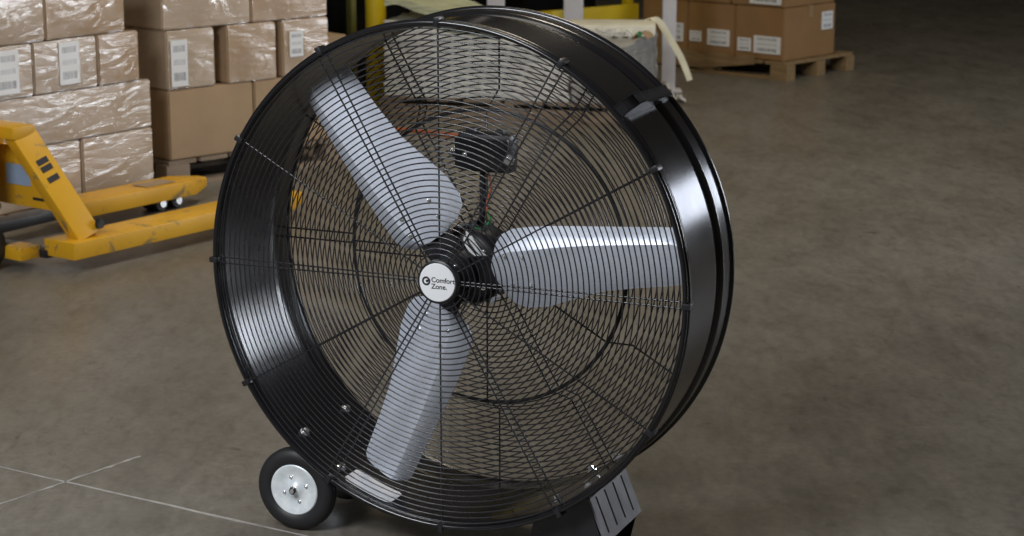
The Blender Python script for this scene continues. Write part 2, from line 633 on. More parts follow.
def rear_a(r):
    if r > 0.375: return DEP + 0.006
    if r < 0.335: return 0.243
    return 0.243 + (DEP + 0.006 - 0.243) * (r - 0.335) / 0.04


NB = 37
for i in range(NB):
    rad = 0.075 + (0.541 - 0.075) * i / (NB - 1)
    mb = MB(); mb.ring(rad, rear_a(rad), RW, C0, 112, 6)
    mb.build('ring_wire', M_WIRE, GR, smooth=70)
for deg in range(0, 360, 30):
    gap = 0.022 if deg in (60, 120, 0, 180, 240, 300) else 0.0
    t = Vector((-math.sin(R(deg)), 0, math.cos(R(deg))))
    for sgn in ((-1, 1) if gap else (0,)):
        mb = MB()
        mb.tube([pol(r, deg, rear_a(r) + 0.0035) + t * sgn * gap * 0.5 for r in (0.07, 0.334, 0.376, 0.5535)], 0.0021, 6)
        mb.build('spoke', M_WIRE, GR, smooth=70)

# motor on the rear guard
mb = MB()
mb.lathe([(0.0, 0.125), (0.030, 0.125), (0.034, 0.130), (0.070, 0.134), (0.082, 0.145), (0.085, 0.155), (0.085, 0.225), (0.080, 0.236), (0.0, 0.240)], C0, 48)
MOT = mb.build('motor', M_BLACKM, FAN, smooth=40)
for k in range(16):
    t = k * 22.5 + 5
    e = Vector((math.cos(R(t)), 0, math.sin(R(t))))
    tt = Vector((-math.sin(R(t)), 0, math.cos(R(t))))
    mb = MB()
    mb.box(pol(0.088, t, 0.19), (0.012, 0.060, 0.004), Matrix((e, Vector((0, 1, 0)), tt)).transposed())
    mb.build('cooling_fin', M_BLACKM, MOT, smooth=0)
for t in (45, 135, 225, 315):
    bolt(pol(0.058, t, 0.133), (0, -1, 0), MOT, 0.7)

# hub spider and blades
BA = (8.0, 128.0, 248.0)
A0 = 0.088
mb = MB()
mb.lathe([(0.0, 0.020), (0.016, 0.020), (0.018, 0.030), (0.040, 0.050), (0.048, 0.060), (0.048, 0.105), (0.020, 0.115), (0.018, 0.126), (0.0, 0.126)], C0, 40)
HUB = mb.build('hub', M_BLACKM, FAN, smooth=35)
for b_ in BA:
    mb = MB()
    e = Vector((math.cos(R(b_)), 0, math.sin(R(b_))))
    tt = Vector((-math.sin(R(b_)), 0, math.cos(R(b_))))
    pit = R(-21)
    cz = (tt * math.cos(pit) + Vector((0, 1, 0)) * math.sin(pit))
    nn = e.cross(cz)
    Mx = Matrix((e, cz, nn)).transposed()
    mb.box(pol(0.085, b_, A0 + 0.004) , (0.10, 0.075, 0.004), Mx)
    mb.build('blade_arm', M_BLACKM, HUB, bevel=0.0015)
for k in range(3):
    bolt(pol(0.028, 60 + 120 * k, 0.043), (0, -1, 0), HUB, 0.7)

LO = [(0.088, -0.030), (0.098, -0.062), (0.115, -0.084), (0.140, -0.094), (0.19, -0.093), (0.25, -0.079), (0.32, -0.063), (0.40, -0.058), (0.47, -0.057), (0.505, -0.056), (0.517, -0.047)]
HI = [(0.088, 0.030), (0.098, 0.058), (0.115, 0.078), (0.140, 0.088), (0.19, 0.090), (0.25, 0.088), (0.32, 0.083), (0.40, 0.077), (0.47, 0.072), (0.505, 0.069), (0.517, 0.060)]


def blade_mesh():
    mb = MB()
    K = 13
    rows = []
    th = 0.0022
    for (r0, lo), (r1, hi) in zip(LO, HI):
        row = []
        tw = R(22 - 7 * (r0 - 0.09) / 0.43)
        for j in range(K):
            x = j / (K - 1)
            tau = lo + (hi - lo) * x
            a = -tau * math.tan(tw) - 0.010 * (1 - (2 * x - 1) ** 2)
            if x > 0.78: a += (x - 0.78) * (hi - lo) * 0.95      # folded edge
            row.append(Vector((r0, a, tau)))
        rows.append(row)
    m = len(rows)
    vs = [v for r_ in rows for v in r_] + [v + Vector((0, th, 0)) for r_ in rows for v in r_]
    o = m * K
    fs = []
    for i in range(m - 1):
        for j in range(K - 1):
            q = i * K + j
            fs.append((q, q + 1, q + K + 1, q + K))
            fs.append((o + q, o + q + K, o + q + K + 1, o + q + 1))
    rim = [j for j in range(K)] + [i * K + K - 1 for i in range(1, m)] + [(m - 1) * K + j for j in range(K - 2, -1, -1)] + [i * K for i in range(m - 2, 0, -1)]
    for i in range(len(rim)):
        p, q = rim[i], rim[(i + 1) % len(rim)]
        fs.append((p, p + o, q + o, q))
    return mb.add(vs, fs)


first = blade_mesh().build('blade', M_BLADE, FAN, smooth=18)
RIV = ((0.125, 0.035, -0.002), (0.125, -0.035, -0.028), (0.165, 0.030, -0.004), (0.165, -0.038, -0.030))
for i, b_ in enumerate(BA):
    if i == 0: bl = first
    else:
        bl = first.copy()
        COL.objects.link(bl)
        bl.name = 'blade'
    bl.parent = FAN
    bl.location = (0, A0, FAN_Z)
    bl.rotation_euler = (0, -R(b_), 0)
    for (r_, t_, a_) in RIV:
        tw = R(26)
        a = -t_ * math.tan(R(21)) - 0.010
        bolt((r_, a + 0.001, t_), (0.0, -0.93, -0.36), bl, 0.55, 'rivet')

# junction box above the motor, conduit and wires
mb = MB()
mb.box((0.012, 0.222, FAN_Z + 0.247), (0.132, 0.052, 0.088))
JB = mb.build('junction_box', M_BLACKM, FAN, bevel=0.014)
mb = MB(); mb.box((0.012, 0.192, FAN_Z + 0.247), (0.128, 0.012, 0.070))
mb.build('cover', M_BLACK, JB, bevel=0.003)
for sx in (-1, 1):
    mb = MB(); mb.box((0.012 + sx * 0.035, 0.222, FAN_Z + 0.292), (0.020, 0.034, 0.014))
    mb.build('lug', M_BLACKM, JB, bevel=0.002)
bolt((-0.056, 0.198, FAN_Z + 0.246), (-0.5, -0.85, 0), JB, 1.5)
bolt((-0.026, 0.186, FAN_Z + 0.244), (0, -1, 0), JB, 0.7)
bolt((0.078, 0.190, FAN_Z + 0.238), (0.2, -1, 0), JB, 1.5)
mb = MB(); mb.tube([(0.0, 0.225, FAN_Z + 0.208), (0.0, 0.225, FAN_Z + 0.12), (0.0, 0.215, FAN_Z + 0.082)], 0.008, 10)
mb.build('conduit', M_BLACKM, JB)


def curve_pts(pts, n=8):
    pts = [Vector(p) for p in pts]
    out = []
    P_ = [pts[0]] + pts + [pts[-1]]
    for i in range(1, len(P_) - 2):
        p0, p1, p2, p3 = P_[i - 1], P_[i], P_[i + 1], P_[i + 2]
        for k in range(n):
            t = k / n
            out.append(0.5 * ((2 * p1) + (-p0 + p2) * t + (2 * p0 - 5 * p1 + 4 * p2 - p3) * t * t + (-p0 + 3 * p1 - 3 * p2 + p3) * t ** 3))
    out.append(pts[-1])
    return out


def wire(pts, r, mat, name, lab=None):
    mb = MB(); mb.tube(curve_pts(pts), r, 8)
    o = mb.build(name, mat, JB)
    if lab: o['label'] = lab


Z = FAN_Z
wire([(0.012, 0.222, Z + 0.21), (0.024, 0.215, Z + 0.17), (0.016, 0.21, Z + 0.13), (0.026, 0.20, Z + 0.095)], 0.0028, M_ORANGE, 'wire', 'orange wire')
wire([(0.020, 0.205, Z + 0.115), (0.032, 0.19, Z + 0.10), (0.022, 0.17, Z + 0.082), (0.004, 0.165, Z + 0.086)], 0.0032, M_GREENW, 'wire', 'green wire')
wire([(-0.006, 0.15, Z + 0.080), (0.010, 0.128, Z + 0.070), (0.034, 0.118, Z + 0.046), (0.052, 0.122, Z + 0.030), (0.040, 0.125, Z + 0.026), (0.016, 0.122, Z + 0.042), (0.000, 0.128, Z + 0.062), (0.004, 0.130, Z + 0.074)], 0.0042, M_GREYW, 'wire', 'grey wire loop')
wire([(0.012, 0.13, Z + 0.072), (0.030, 0.116, Z + 0.058), (0.048, 0.116, Z + 0.038), (0.060, 0.13, Z + 0.026)], 0.0040, M_GREYW, 'wire', 'grey wire loop')

# handle: folded channel bridging the two rims at the upper right
hd = 44.2
e = Vector((math.cos(R(hd)), 0, math.sin(R(hd))))
tt = Vector((-math.sin(R(hd)), 0, math.cos(R(hd))))
prof = [(0.556, -0.006), (0.575, 0.012), (0.592, 0.040), (0.594, 0.075), (0.584, 0.110), (0.577, 0.20), (0.572, 0.290), (0.560, 0.316)]
mb = MB()
hw = 0.012
for (q0, q1) in zip(prof[:-1], prof[1:]):
    pts = []
    for rr, aa in (q0, q1):
        for sd in (-1, 1):
            for dr in (0, -0.005):
                pts.append(Vector((0, aa, FAN_Z)) + e * (rr + dr) + tt * sd * hw)
    mb.add(pts, [(0, 2, 6, 4), (1, 5, 7, 3), (0, 4, 5, 1), (2, 3, 7, 6), (0, 1, 3, 2), (4, 6, 7, 5)])
HAND = mb.build('handle', M_BLACKM, FAN, smooth=30)
for sd in (-1, 1):
    mb = MB()
    poly = prof + [(0.549, 0.30), (0.549, 0.012)]
    vs = [Vector((0, aa, FAN_Z)) + e * rr + tt * (sd * hw + dt) for dt in (-0.002, 0.002) for rr, aa in poly]
    n = len(poly)
    fs = [tuple(range(n)), tuple(reversed(range(n, 2 * n)))] + [(i, (i + 1) % n, (i + 1) % n + n, i + n) for i in range(n)]
    mb.add(vs, fs)
    mb.build('side_flange', M_BLACKM, HAND, smooth=0)

# wheels on an axle parallel to the fan's axis
WX, WZ, WR = -0.388, 0.0975, 0.0975


def wheel(a0, a1, front):
    mb = MB()
    m_ = (a0 + a1) / 2
    prof = [(0.060, a0 + 0.006), (0.066, a0 + 0.001), (0.080, a0), (0.084, a0 + 0.002), (0.091, a0 + 0.004), (0.096, a0 + 0.011), (0.0975, m_ - 0.006),
            (0.0960, m_ - 0.003), (0.0960, m_ + 0.003), (0.0975, m_ + 0.006), (0.096, a1 - 0.011), (0.091, a1 - 0.004), (0.080, a1), (0.066, a1 - 0.001), (0.060, a1 - 0.006)]
    mb.lathe(prof, (WX, 0, WZ), 64, True)
    wh = mb.build('wheel', M_RUBBER, FAN, smooth=40)
    wh['label'] = 'black rubber wheel with a zinc hub'
    mb = MB()
    mb.lathe([(0, a0 + 0.004), (0.012, a0 + 0.004), (0.020, a0 + 0.010), (0.034, a0 + 0.012), (0.046, a0 + 0.006), (0.058, a0 + 0.004), (0.0625, a0 + 0.008), (0.0625, a1 - 0.008), (0.03, a1 - 0.012), (0, a1 - 0.006)], (WX, 0, WZ), 48)
    hb = mb.build('wheel_hub', M_ZINC, wh, smooth=35)
    hb['label'] = 'bright zinc-plated wheel hub'
    for k in range(4):
        t = R(20 + 90 * k)
        bolt((WX + 0.030 * math.cos(t), a0 + 0.012, WZ + 0.030 * math.sin(t)), (0, -1, 0), wh, 0.55, 'hub_rivet')
    bolt((WX, a0 + 0.004, WZ), (0, -1, 0), wh, 1.2, 'axle_nut')


wheel(0.020, 0.064, True)
wheel(0.250, 0.294, False)
mb = MB(); mb.tube([(WX, 0.015, WZ), (WX, 0.300, WZ)], 0.008, 12)
mb.build('axle', M_BLACKM, FAN)
for a in (0.085, 0.225):
    t0 = math.degrees(math.atan2(WZ - FAN_Z, WX))
    mb = MB()
    p1, p2 = pol(0.549, t0 - 9, a), pol(0.549, t0 + 9, a)
    mb.prism([(p1.x, p1.z), (pol(0.549, t0, a).x, pol(0.549, t0, a).z), (p2.x, p2.z), (WX + 0.020, WZ - 0.014), (WX - 0.004, WZ - 0.022), (WX - 0.020, WZ - 0.004)], a - 0.003, a + 0.003)
    mb.build('axle_bracket', M_BLACKM, FAN, smooth=0)

# foot at the lower right: black gussets, floor flange and a grey slotted side plate
p_top = Vector((0.327, 0, FAN_Z - 0.462))
p_bot = Vector((0.3665, 0, FAN_Z - 0.560))
FOOT = None
for a in (0.040, 0.262):
    mb = MB()
    mb.prism([(p_top.x, p_top.z), (p_bot.x - 0.004, p_bot.z), (0.345, 0.004), (0.20, 0.004), (0.185, 0.03), (pol(0.549, -68, 0).x, pol(0.549, -68, 0).z), (pol(0.5488, -61, 0).x, pol(0.5488, -61, 0).z)], a - 0.002, a + 0.002)
    if FOOT is None: FOOT = mb.build('foot', M_BLACKM, FAN, smooth=0)
    else: mb.build('gusset', M_BLACKM, FOOT, smooth=0)
mb = MB(); mb.box2((0.19, 0.040, 0.0), (0.345, 0.262, 0.005))
mb.build('floor_flange', M_BLACKM, FOOT, smooth=0)
xdir = (p_bot - p_top).normalized()
zdir = xdir.cross(Vector((0, 1, 0))).normalized()
if zdir.x < 0: zdir = -zdir
Ln = (p_bot - p_top).length
Mx = Matrix((xdir, Vector((0, 1, 0)), zdir)).transposed()
a0, a1 = 0.038, 0.264
mb = MB()


def fplate(u0, u1, v0, v1, off=0.003, th=0.005):
    c = p_top + xdir * (u0 + u1) / 2 + Vector((0, (v0 + v1) / 2, 0)) + zdir * off
    mb.box(c, (u1 - u0, v1 - v0, th), Mx)


slots = [0.070 + 0.052 * i for i in range(4)]
sw = 0.008
edges = [a0] + [x for s_ in slots for x in (s_ - sw / 2, s_ + sw / 2)] + [a1]
for i in range(0, len(edges), 2): fplate(0.006, Ln - 0.016, edges[i], edges[i + 1])
fplate(0.0, 0.006, a0, a1)
fplate(Ln - 0.016, Ln, a0, a1)
o = mb.build('foot_plate', M_FOOT, FOOT, smooth=0)
o['label'] = 'grey foot plate with four slots'
mb = MB(); fplate(0.004, Ln - 0.004, a0 + 0.004, a1 - 0.004, -0.006, 0.003)
mb.build('backing', M_BLACKM, FOOT, smooth=0)

# ---------------------------------------------------------------- cartons and pallets


def carton(label, org, heading, x0, x1, y0, y1, z0, z1, group, mat, labels=(), bulge=0.004, tape=True):
    """local X runs along the heading, local Y to its left; the face at y0 looks at the camera"""
    th = math.pi / 2 - heading
    ex = Vector((math.cos(th), math.sin(th), 0)); ey = Vector((-math.sin(th), math.cos(th), 0))
    L, D_, H = x1 - x0, y1 - y0, z1 - z0
    cen = Vector(org) + ex * (x0 + x1) / 2 + ey * (y0 + y1) / 2
    bm = bmesh.new()
    bmesh.ops.create_cube(bm, size=1.0)
    bmesh.ops.scale(bm, verts=bm.verts, vec=(L - 0.004, D_ - 0.004, H - 0.003))
    bmesh.ops.subdivide_edges(bm, edges=bm.edges, cuts=5, use_grid_fill=True)
    for v in bm.verts:
        fx, fy, fz = 2 * v.co.x / L, 2 * v.co.y / D_, 2 * v.co.z / H
        s_ = random.uniform(0.6, 1.2) * bulge
        if abs(fy) > 0.97 and abs(fx) < 0.95 and abs(fz) < 0.95: v.co.y += math.copysign(s_ * (1 - fx * fx) * (1 - fz * fz), fy)
        if abs(fx) > 0.97 and abs(fy) < 0.95 and abs(fz) < 0.95: v.co.x += math.copysign(s_ * (1 - fy * fy) * (1 - fz * fz), fx)
    bmesh.ops.translate(bm, verts=bm.verts, vec=(0, 0, H / 2))
    es = [e_ for e_ in bm.edges if e_.calc_face_angle(0) > R(60)]
    bmesh.ops.bevel(bm, geom=es, offset=0.006, segments=2, affect='EDGES')
    me = bpy.data.meshes.new('carton')
    bm.to_mesh(me); bm.free()
    me.materials.append(mat)
    me.shade_smooth(); me.set_sharp_from_angle(angle=R(40))
    o = link('carton', me, None, (cen.x, cen.y, z0 + 0.0008), (0, 0, th))
    tag(o, label, 'box', group)
    if tape:
        mb = MB()
        mb.box((0, 0, H + 0.0002), (L + 0.001, 0.05, 0.0016))
        for sx in (-1, 1): mb.box((sx * (L / 2 + 0.0025), 0, H - 0.035), (0.0016, 0.05, 0.07))
        mb.build('tape', M_TAPE, o, smooth=0)
    for (face, u0, u1, v0, v1) in labels:
        mb = MB()
        if face == 'front':
            mb.box(((u0 + u1) / 2 - (x0 + x1) / 2, -D_ / 2 - bulge * 0.9, (v0 + v1) / 2 - z0), (u1 - u0, 0.003, v1 - v0))
        else:
            mb.box((0, 0, 0), (v1 - v0 if False else u1 - u0, 0.003, v1 - v0))
        if face == 'front':
            mb.build('shipping_label', M_LAB, o, smooth=0)
        else:
            mb.build('shipping_label', M_LAB, o, smooth=0, loc=(L / 2 + bulge * 0.9, (u0 + u1) / 2 - (y0 + y1) / 2, (v0 + v1) / 2 - z0), rot=(0, 0, math.pi / 2))
    return o


def pallet(label, org, heading, L, D_, H, mat, x0=0.0, y0=0.0, boards=6, solid=False):
    th = math.pi / 2 - heading
    p = empty('pallet', (org[0], org[1], 0), th)
    tag(p, label, 'pallet', 'wooden pallets under the loads')
    bt = 0.018
    for k in range(3):
        y = y0 + (D_ - 0.09) * k / 2 + 0.045
        for j in range(3):
            xx = x0 + 0.06 + (L - 0.12) * j / 2
            mb = MB(); mb.box((xx, y, bt + (H - 2 * bt) / 2), (0.12, 0.088, H - 2 * bt - 0.001))
            mb.build('block', mat, p, smooth=0)
        if solid:
            mb = MB(); mb.box2((x0 + 0.002, y - 0.047, bt + 0.001), (x0 + L - 0.002, y - 0.02, H - bt - 0.022))
            mb.build('stringer', mat, p, smooth=0)
        mb = MB(); mb.box2((x0, y - 0.045, 0.0005), (x0 + L, y + 0.045, bt))
        mb.build('bottom_board', mat, p, smooth=0)
    wd = L / boards
    for k in range(boards):
        mb = MB(); mb.box2((x0 + wd * k + 0.012, y0, H - bt), (x0 + wd * (k + 1) - 0.012, y0 + D_, H - 0.0005))
        mb.build('deck_board', mat, p, smooth=0)
    return p


# --- load beside the pallet jack, at the far left
HA = R(35.5)
OA = (-1.352, 4.174, 0)
GA = 'cartons wrapped on the pallet behind the yellow pallet jack'
pallet('low wooden pallet under the cartons behind the yellow jack', OA, HA, 1.2, 0.8, 0.06, M_WOOD, x0=-1.2)
carton('bottom carton at the corner of the left stack, just behind the jack forks', OA, HA, -0.40, 0, 0, 0.6, 0.06, 0.306, GA, M_BOXW)
carton('bottom carton of the left stack partly behind the yellow sloping jack leg', OA, HA, -0.95, -0.402, 0.004, 0.6, 0.06, 0.306, GA, M_BOXW)
carton('long shiny film-wrapped carton in the second layer of the left stack', OA, HA, -1.0, 0.0, 0.002, 0.6, 0.306, 0.508, GA, M_BOXW)
carton('small plain carton at the right end of the third layer of the left stack', OA, HA, -0.29, -0.06, 0.0, 0.6, 0.508, 0.716, GA, M_BOX)
carton('carton with a white label in the third layer beside the small plain one', OA, HA, -0.63, -0.292, 0.002, 0.6, 0.508, 0.716, GA, M_BOXW, [('front', -0.500, -0.395, 0.535, 0.705)])
carton('carton with a white label at the left photo edge, third layer of the left stack', OA, HA, -1.0, -0.632, 0.0, 0.6, 0.508, 0.716, GA, M_BOXW, [('front', -0.825, -0.710, 0.530, 0.700)])
carton('film-wrapped carton at the right end of the top layer of the left stack', OA, HA, -0.55, -0.12, 0.012, 0.6, 0.716, 0.95, GA, M_BOX, bulge=0.012)
carton('film-wrapped carton at the left end of the top layer of the left stack', OA, HA, -1.0, -0.552, 0.01, 0.6, 0.716, 0.95, GA, M_BOXW, bulge=0.012)

# --- load behind it, up to the fan
HB = R(46)
OB = (-1.322, 4.388, 0)
GB = 'cartons on the pallet between the left stack and the fan'
pallet('wooden pallet under the cartons between the left stack and the fan', OB, HB, 1.0, 0.8, 0.12, M_WOODD, x0=-0.02)
carton('big plain carton at the bottom of the middle stack, beside the left stack', OB, HB, 0.0, 0.455, 0, 0.6, 0.12, 0.425, GB, M_BOXP)
carton('big plain carton at the bottom of the middle stack, partly behind the fan rim', OB, HB, 0.458, 0.90, 0.0, 0.6, 0.12, 0.425, GB, M_BOXP)
carton('film-covered carton with a glinting white label in the middle stack', OB, HB, 0.0, 0.255, 0, 0.6, 0.425, 0.682, GB, M_BOXW, [('front', 0.020, 0.105, 0.44, 0.64)])
carton('tan carton in the middle of the second layer of the middle stack', OB, HB, 0.318, 0.590, 0.0, 0.6, 0.425, 0.682, GB, M_BOX)
carton('carton with a white label at the right end of the middle stack', OB, HB, 0.622, 0.89, 0.0, 0.6, 0.425, 0.682, GB, M_BOX, [('front', 0.660, 0.735, 0.515, 0.63)])
carton('film-wrapped carton at the left of the top layer of the middle stack', OB, HB, -0.01, 0.46, 0.01, 0.6, 0.682, 0.95, GB, M_BOXW)
carton('film-wrapped carton at the right of the top layer of the middle stack', OB, HB, 0.463, 0.895, 0.012, 0.6, 0.682, 0.95, GB, M_BOX)
carton('small open-topped carton standing behind the right end of the middle stack', (-0.80, 5.40, 0), HB, 0, 0.22, 0, 0.3, 0.34, 0.54, GB, M_BOXP, tape=False)
carton('plain carton under the small carton behind the middle stack', (-0.82, 5.40, 0), HB, 0, 0.26, 0, 0.32, 0.0, 0.34, GB, M_BOXP, tape=False)

# --- low load at the right
HC = R(132)
exC = Vector((math.sin(HC), math.cos(HC), 0))
cC = Vector((1.781, 7.897, 0))
OC = cC
GC = 'cartons on the low pallet right of the white post'
pallet('splintered wooden pallet under the low brown carton load right of the fan', cC, HC, 1.2, 0.74, 0.11, M_WOOD2, x0=-1.15, y0=-0.03, boards=7)
carton('brown carton with two labels and a bare side at the right load corner', OC, HC, -0.36, 0, 0, 0.56, 0.11, 0.428, GC, M_BOXC,
       [('front', -0.335, -0.235, 0.155, 0.235), ('front', -0.215, -0.020, 0.150, 0.255), ('side', 0.40, 0.52, 0.27, 0.38)])
carton('brown carton with a wide label left of the corner carton on the right load', OC, HC, -0.72, -0.362, 0.0, 0.56, 0.11, 0.428, GC, M_BOXC,
       [('front', -0.565, -0.395, 0.170, 0.270), ('front', -0.700, -0.610, 0.185, 0.250)])
carton('brown carton at the left end of the right load behind the cream strip', OC, HC, -1.08, -0.722, 0.0, 0.56, 0.11, 0.428, GC, M_BOXC, [('front', -0.90, -0.75, 0.175, 0.29)])
carton('upper carton with a pale label at the corner of the right load', OC, HC, -0.40, -0.01, 0.01, 0.56, 0.428, 0.72, GC, M_BOXC, [('front', -0.26, -0.03, 0.445, 0.56)])
carton('upper carton left of the corner on the right load', OC, HC, -0.80, -0.402, 0.0, 0.56, 0.428, 0.72, GC, M_BOXC)
mb = MB()
vs = []
k = 24
for i in range(k + 1):
    x = -0.98 + 0.80 * i / k
    for zz in (0.030 if i < 12 else 0.030 + (i - 12) * 0.0045, 0.128 + 0.008 * math.sin(i * 0.9)):
        y = -0.040 - 0.004 * math.sin(i * 1.3)
        vs.append((x, y, zz)); vs.append((x, y + 0.005, zz))
fs = []
for i in range(k):
    p, q = i * 4, i * 4 + 4
    fs += [(p, q, q + 2, p + 2), (p + 1, p + 3, q + 3, q + 1), (p + 2, q + 2, q + 3, p + 3), (p, p + 1, q + 1, q)]
mb.add(vs, fs)
tag(mb.build('cardboard_skirt', M_WOOD2, loc=cC, rot=(0, 0, math.pi / 2 - HC)), 'yellowish torn cardboard sheet along the front edge of the right pallet', 'cardboard sheet')

# ---------------------------------------------------------------- yellow pallet jack
HJ = R(36.6)
JACK = empty('pallet_jack', (-1.395, 2.757, 0), math.pi / 2 - HJ)
tag(JACK, 'worn yellow pallet jack with two forks beside the wrapped cartons', 'pallet jack')
# local: X along the forks, Y across to the far fork, origin at the near heel corner
FZ0, FZ1 = 0.050, 0.112
for y0, xs in ((0.0, 0.0), (0.545, 0.52)):
    mb = MB()
    n = 7
    yw = 0.16
    up_ = [(xs, y0), (1.14, y0), (1.23, y0 + 0.030), (1.256, y0 + 0.055), (1.256, y0 + yw - 0.055), (1.23, y0 + yw - 0.030), (1.14, y0 + yw), (xs, y0 + yw)]
    vs = [(x, y, FZ0 + (0.018 if x > 1.15 else 0)) for x, y in up_] + [(x, y, FZ1 - (0.010 if x > 1.15 else 0)) for x, y in up_]
    m_ = len(up_)
    mb.add(vs, [tuple(reversed(range(m_))), tuple(range(m_, 2 * m_))] + [(i, (i + 1) % m_, (i + 1) % m_ + m_, i + m_) for i in range(m_)])
    fk = mb.build('fork', M_YEL, JACK, bevel=0.004)
    # dark well near the tip
    mb = MB(); mb.box2((0.90, y0 + 0.035, FZ1 + 0.0005), (1.06, y0 + yw - 0.035, FZ1 + 0.0025))
    w_ = mb.build('roller_well', M_WOOD, fk, smooth=0)
    w_['label'] = 'brown open well above the rollers'
    for xx in (0.98, 1.07):
        mb = MB(); mb.lathe([(0, -0.045), (0.030, -0.045), (0.034, -0.041), (0.034, 0.041), (0.030, 0.045), (0, 0.045)], n=20)
        mb.build('load_roller', M_BLACKM, fk, loc=(xx, y0 + yw / 2, 0.0345))
        mb = MB(); mb.lathe([(0, -0.006), (0.016, -0.006), (0.018, 0.0), (0, 0.0)], n=14)
        mb.build('roller_cap', M_BOLT, fk, loc=(xx, y0 + yw / 2 - 0.046, 0.0345))
# A-frame legs
for y0, ys, in ((0.055, 0.262), (0.62, 0.423)):
    mb = MB()
    b0, t0 = Vector((0.110, y0, FZ1 - 0.004)), Vector((-0.005, ys, 0.490))
    mb.beam(b0, t0, 0.050, 0.105, (1, 0, 0.3))
    lg = mb.build('frame_leg', M_YEL, JACK, bevel=0.006)
    lg['label'] = 'sloping yellow leg of the frame with scuffed lettering'
    for u in (0.30, 0.42, 0.50):
        c = b0.lerp(t0, 0.30 + u * 0.8)
        mb = MB()
        x = (t0 - b0).normalized(); yv = Vector((1, 0, 0.3)).cross(x).normalized(); zv = x.cross(yv)
        mb.box(c + yv * (0.0258 if y0 < 0.3 else -0.0258), (0.022, 0.002, 0.050), Matrix((x, yv, zv)).transposed())
        mb.build('scuffed_marking', M_INK, lg, smooth=0)
    mb = MB(); mb.lathe([(0, -0.012), (0.016, -0.012), (0.019, 0.0), (0, 0)], n=16)
    mb.build('pivot_boss', M_BLACKM, lg, loc=(0.15, y0 - 0.02, 0.155))
mb = MB()
mb.beam((-0.010, 0.225, 0.490), (-0.010, 0.46, 0.490), 0.105, 0.045)
mb.build('frame_top', M_YEL, JACK, bevel=0.006)
mb = MB()
mb.prism([(0.175, 0.20), (0.20, 0.36), (0.235, 0.42), (0.45, 0.42), (0.485, 0.36), (0.51, 0.20)], -0.012, 0.012)
pn = mb.build('cross_plate', M_YEL, JACK, bevel=0.003, loc=(0.07, 0, 0), rot=(0, 0, math.pi / 2))
mb = MB(); mb.box((0.35, -0.0132, 0.315), (0.130, 0.002, 0.075))
o = mb.build('panel_label', M_BLUE, pn, smooth=0); o['label'] = 'pale blue label on the cross plate'
mb = MB(); mb.box((0.35, 0.0132, 0.315), (0.130, 0.002, 0.075))
o = mb.build('panel_label', M_BLUE, pn, smooth=0); o['label'] = 'pale blue label on the cross plate'
mb = MB(); mb.box((0.245, 0.0132, 0.235), (0.060, 0.002, 0.010))
mb.build('slot', M_INK, pn, smooth=0)
mb = MB()
mb.box((-0.045, 0.235, 0.062), (0.09, 0.105, 0.045))
mb.build('push_rod_bracket', M_YEL, JACK, bevel=0.003)
mb = MB(); mb.beam((0.10, 0.60, 0.075), (0.55, 0.62, 0.080), 0.09, 0.04)
mb.build('fork_link', M_BLACKM, JACK, bevel=0.004)
mb = MB(); mb.box((0.02, 0.343, 0.055), (0.05, 0.40, 0.03))
mb.build('cross_shaft', M_BLACKM, JACK, bevel=0.004)
for yy in (0.285, 0.40):
    mb = MB()
    mb.lathe([(0.0, -0.025), (0.055, -0.025), (0.080, -0.022), (0.090, -0.014), (0.090, 0.014), (0.080, 0.022), (0.055, 0.025), (0, 0.025)], n=40)
    sw_ = mb.build('steer_wheel', M_RUBBER, JACK, loc=(-0.17, yy, 0.0905))
    mb = MB(); mb.lathe([(0, -0.030), (0.024, -0.030), (0.028, 0.0), (0, 0)], n=20)
    mb.build('wheel_cap', M_GREYW, sw_)
mb = MB(); mb.lathe([(0, 0), (0.05, 0), (0.055, 0.01), (0.055, 0.28), (0.035, 0.30), (0.030, 0.34), (0, 0.34)], n=32)
mb.build('pump', M_YEL, JACK, loc=(-0.14, 0.3425, 0.19), rot=(math.pi / 2, 0, 0))
mb = MB(); mb.tube(curve_pts([(-0.16, 0.3425, 0.5), (-0.25, 0.3425, 0.9), (-0.29, 0.3425, 1.12)]), 0.018, 12)
mb.tube(curve_pts([(-0.29, 0.3425, 1.11), (-0.30, 0.25, 1.16), (-0.31, 0.25, 1.28), (-0.315, 0.3425, 1.31), (-0.31, 0.435, 1.28), (-0.30, 0.435, 1.16), (-0.29, 0.3425, 1.11)]), 0.012, 10)
mb.build('tow_handle', M_YEL, JACK)

# ---------------------------------------------------------------- wrapped load and posts behind the fan
ex = Vector((0.963, -0.27, 0))
HD = math.atan2(ex.x, ex.y)
cD = (0.730, 6.045, 0)
pallet('wooden pallet seen through the fan guard under the pale wrapped bundles', cD, HD, 1.36, 0.95, 0.12, M_WOODD, x0=-1.33, solid=True)


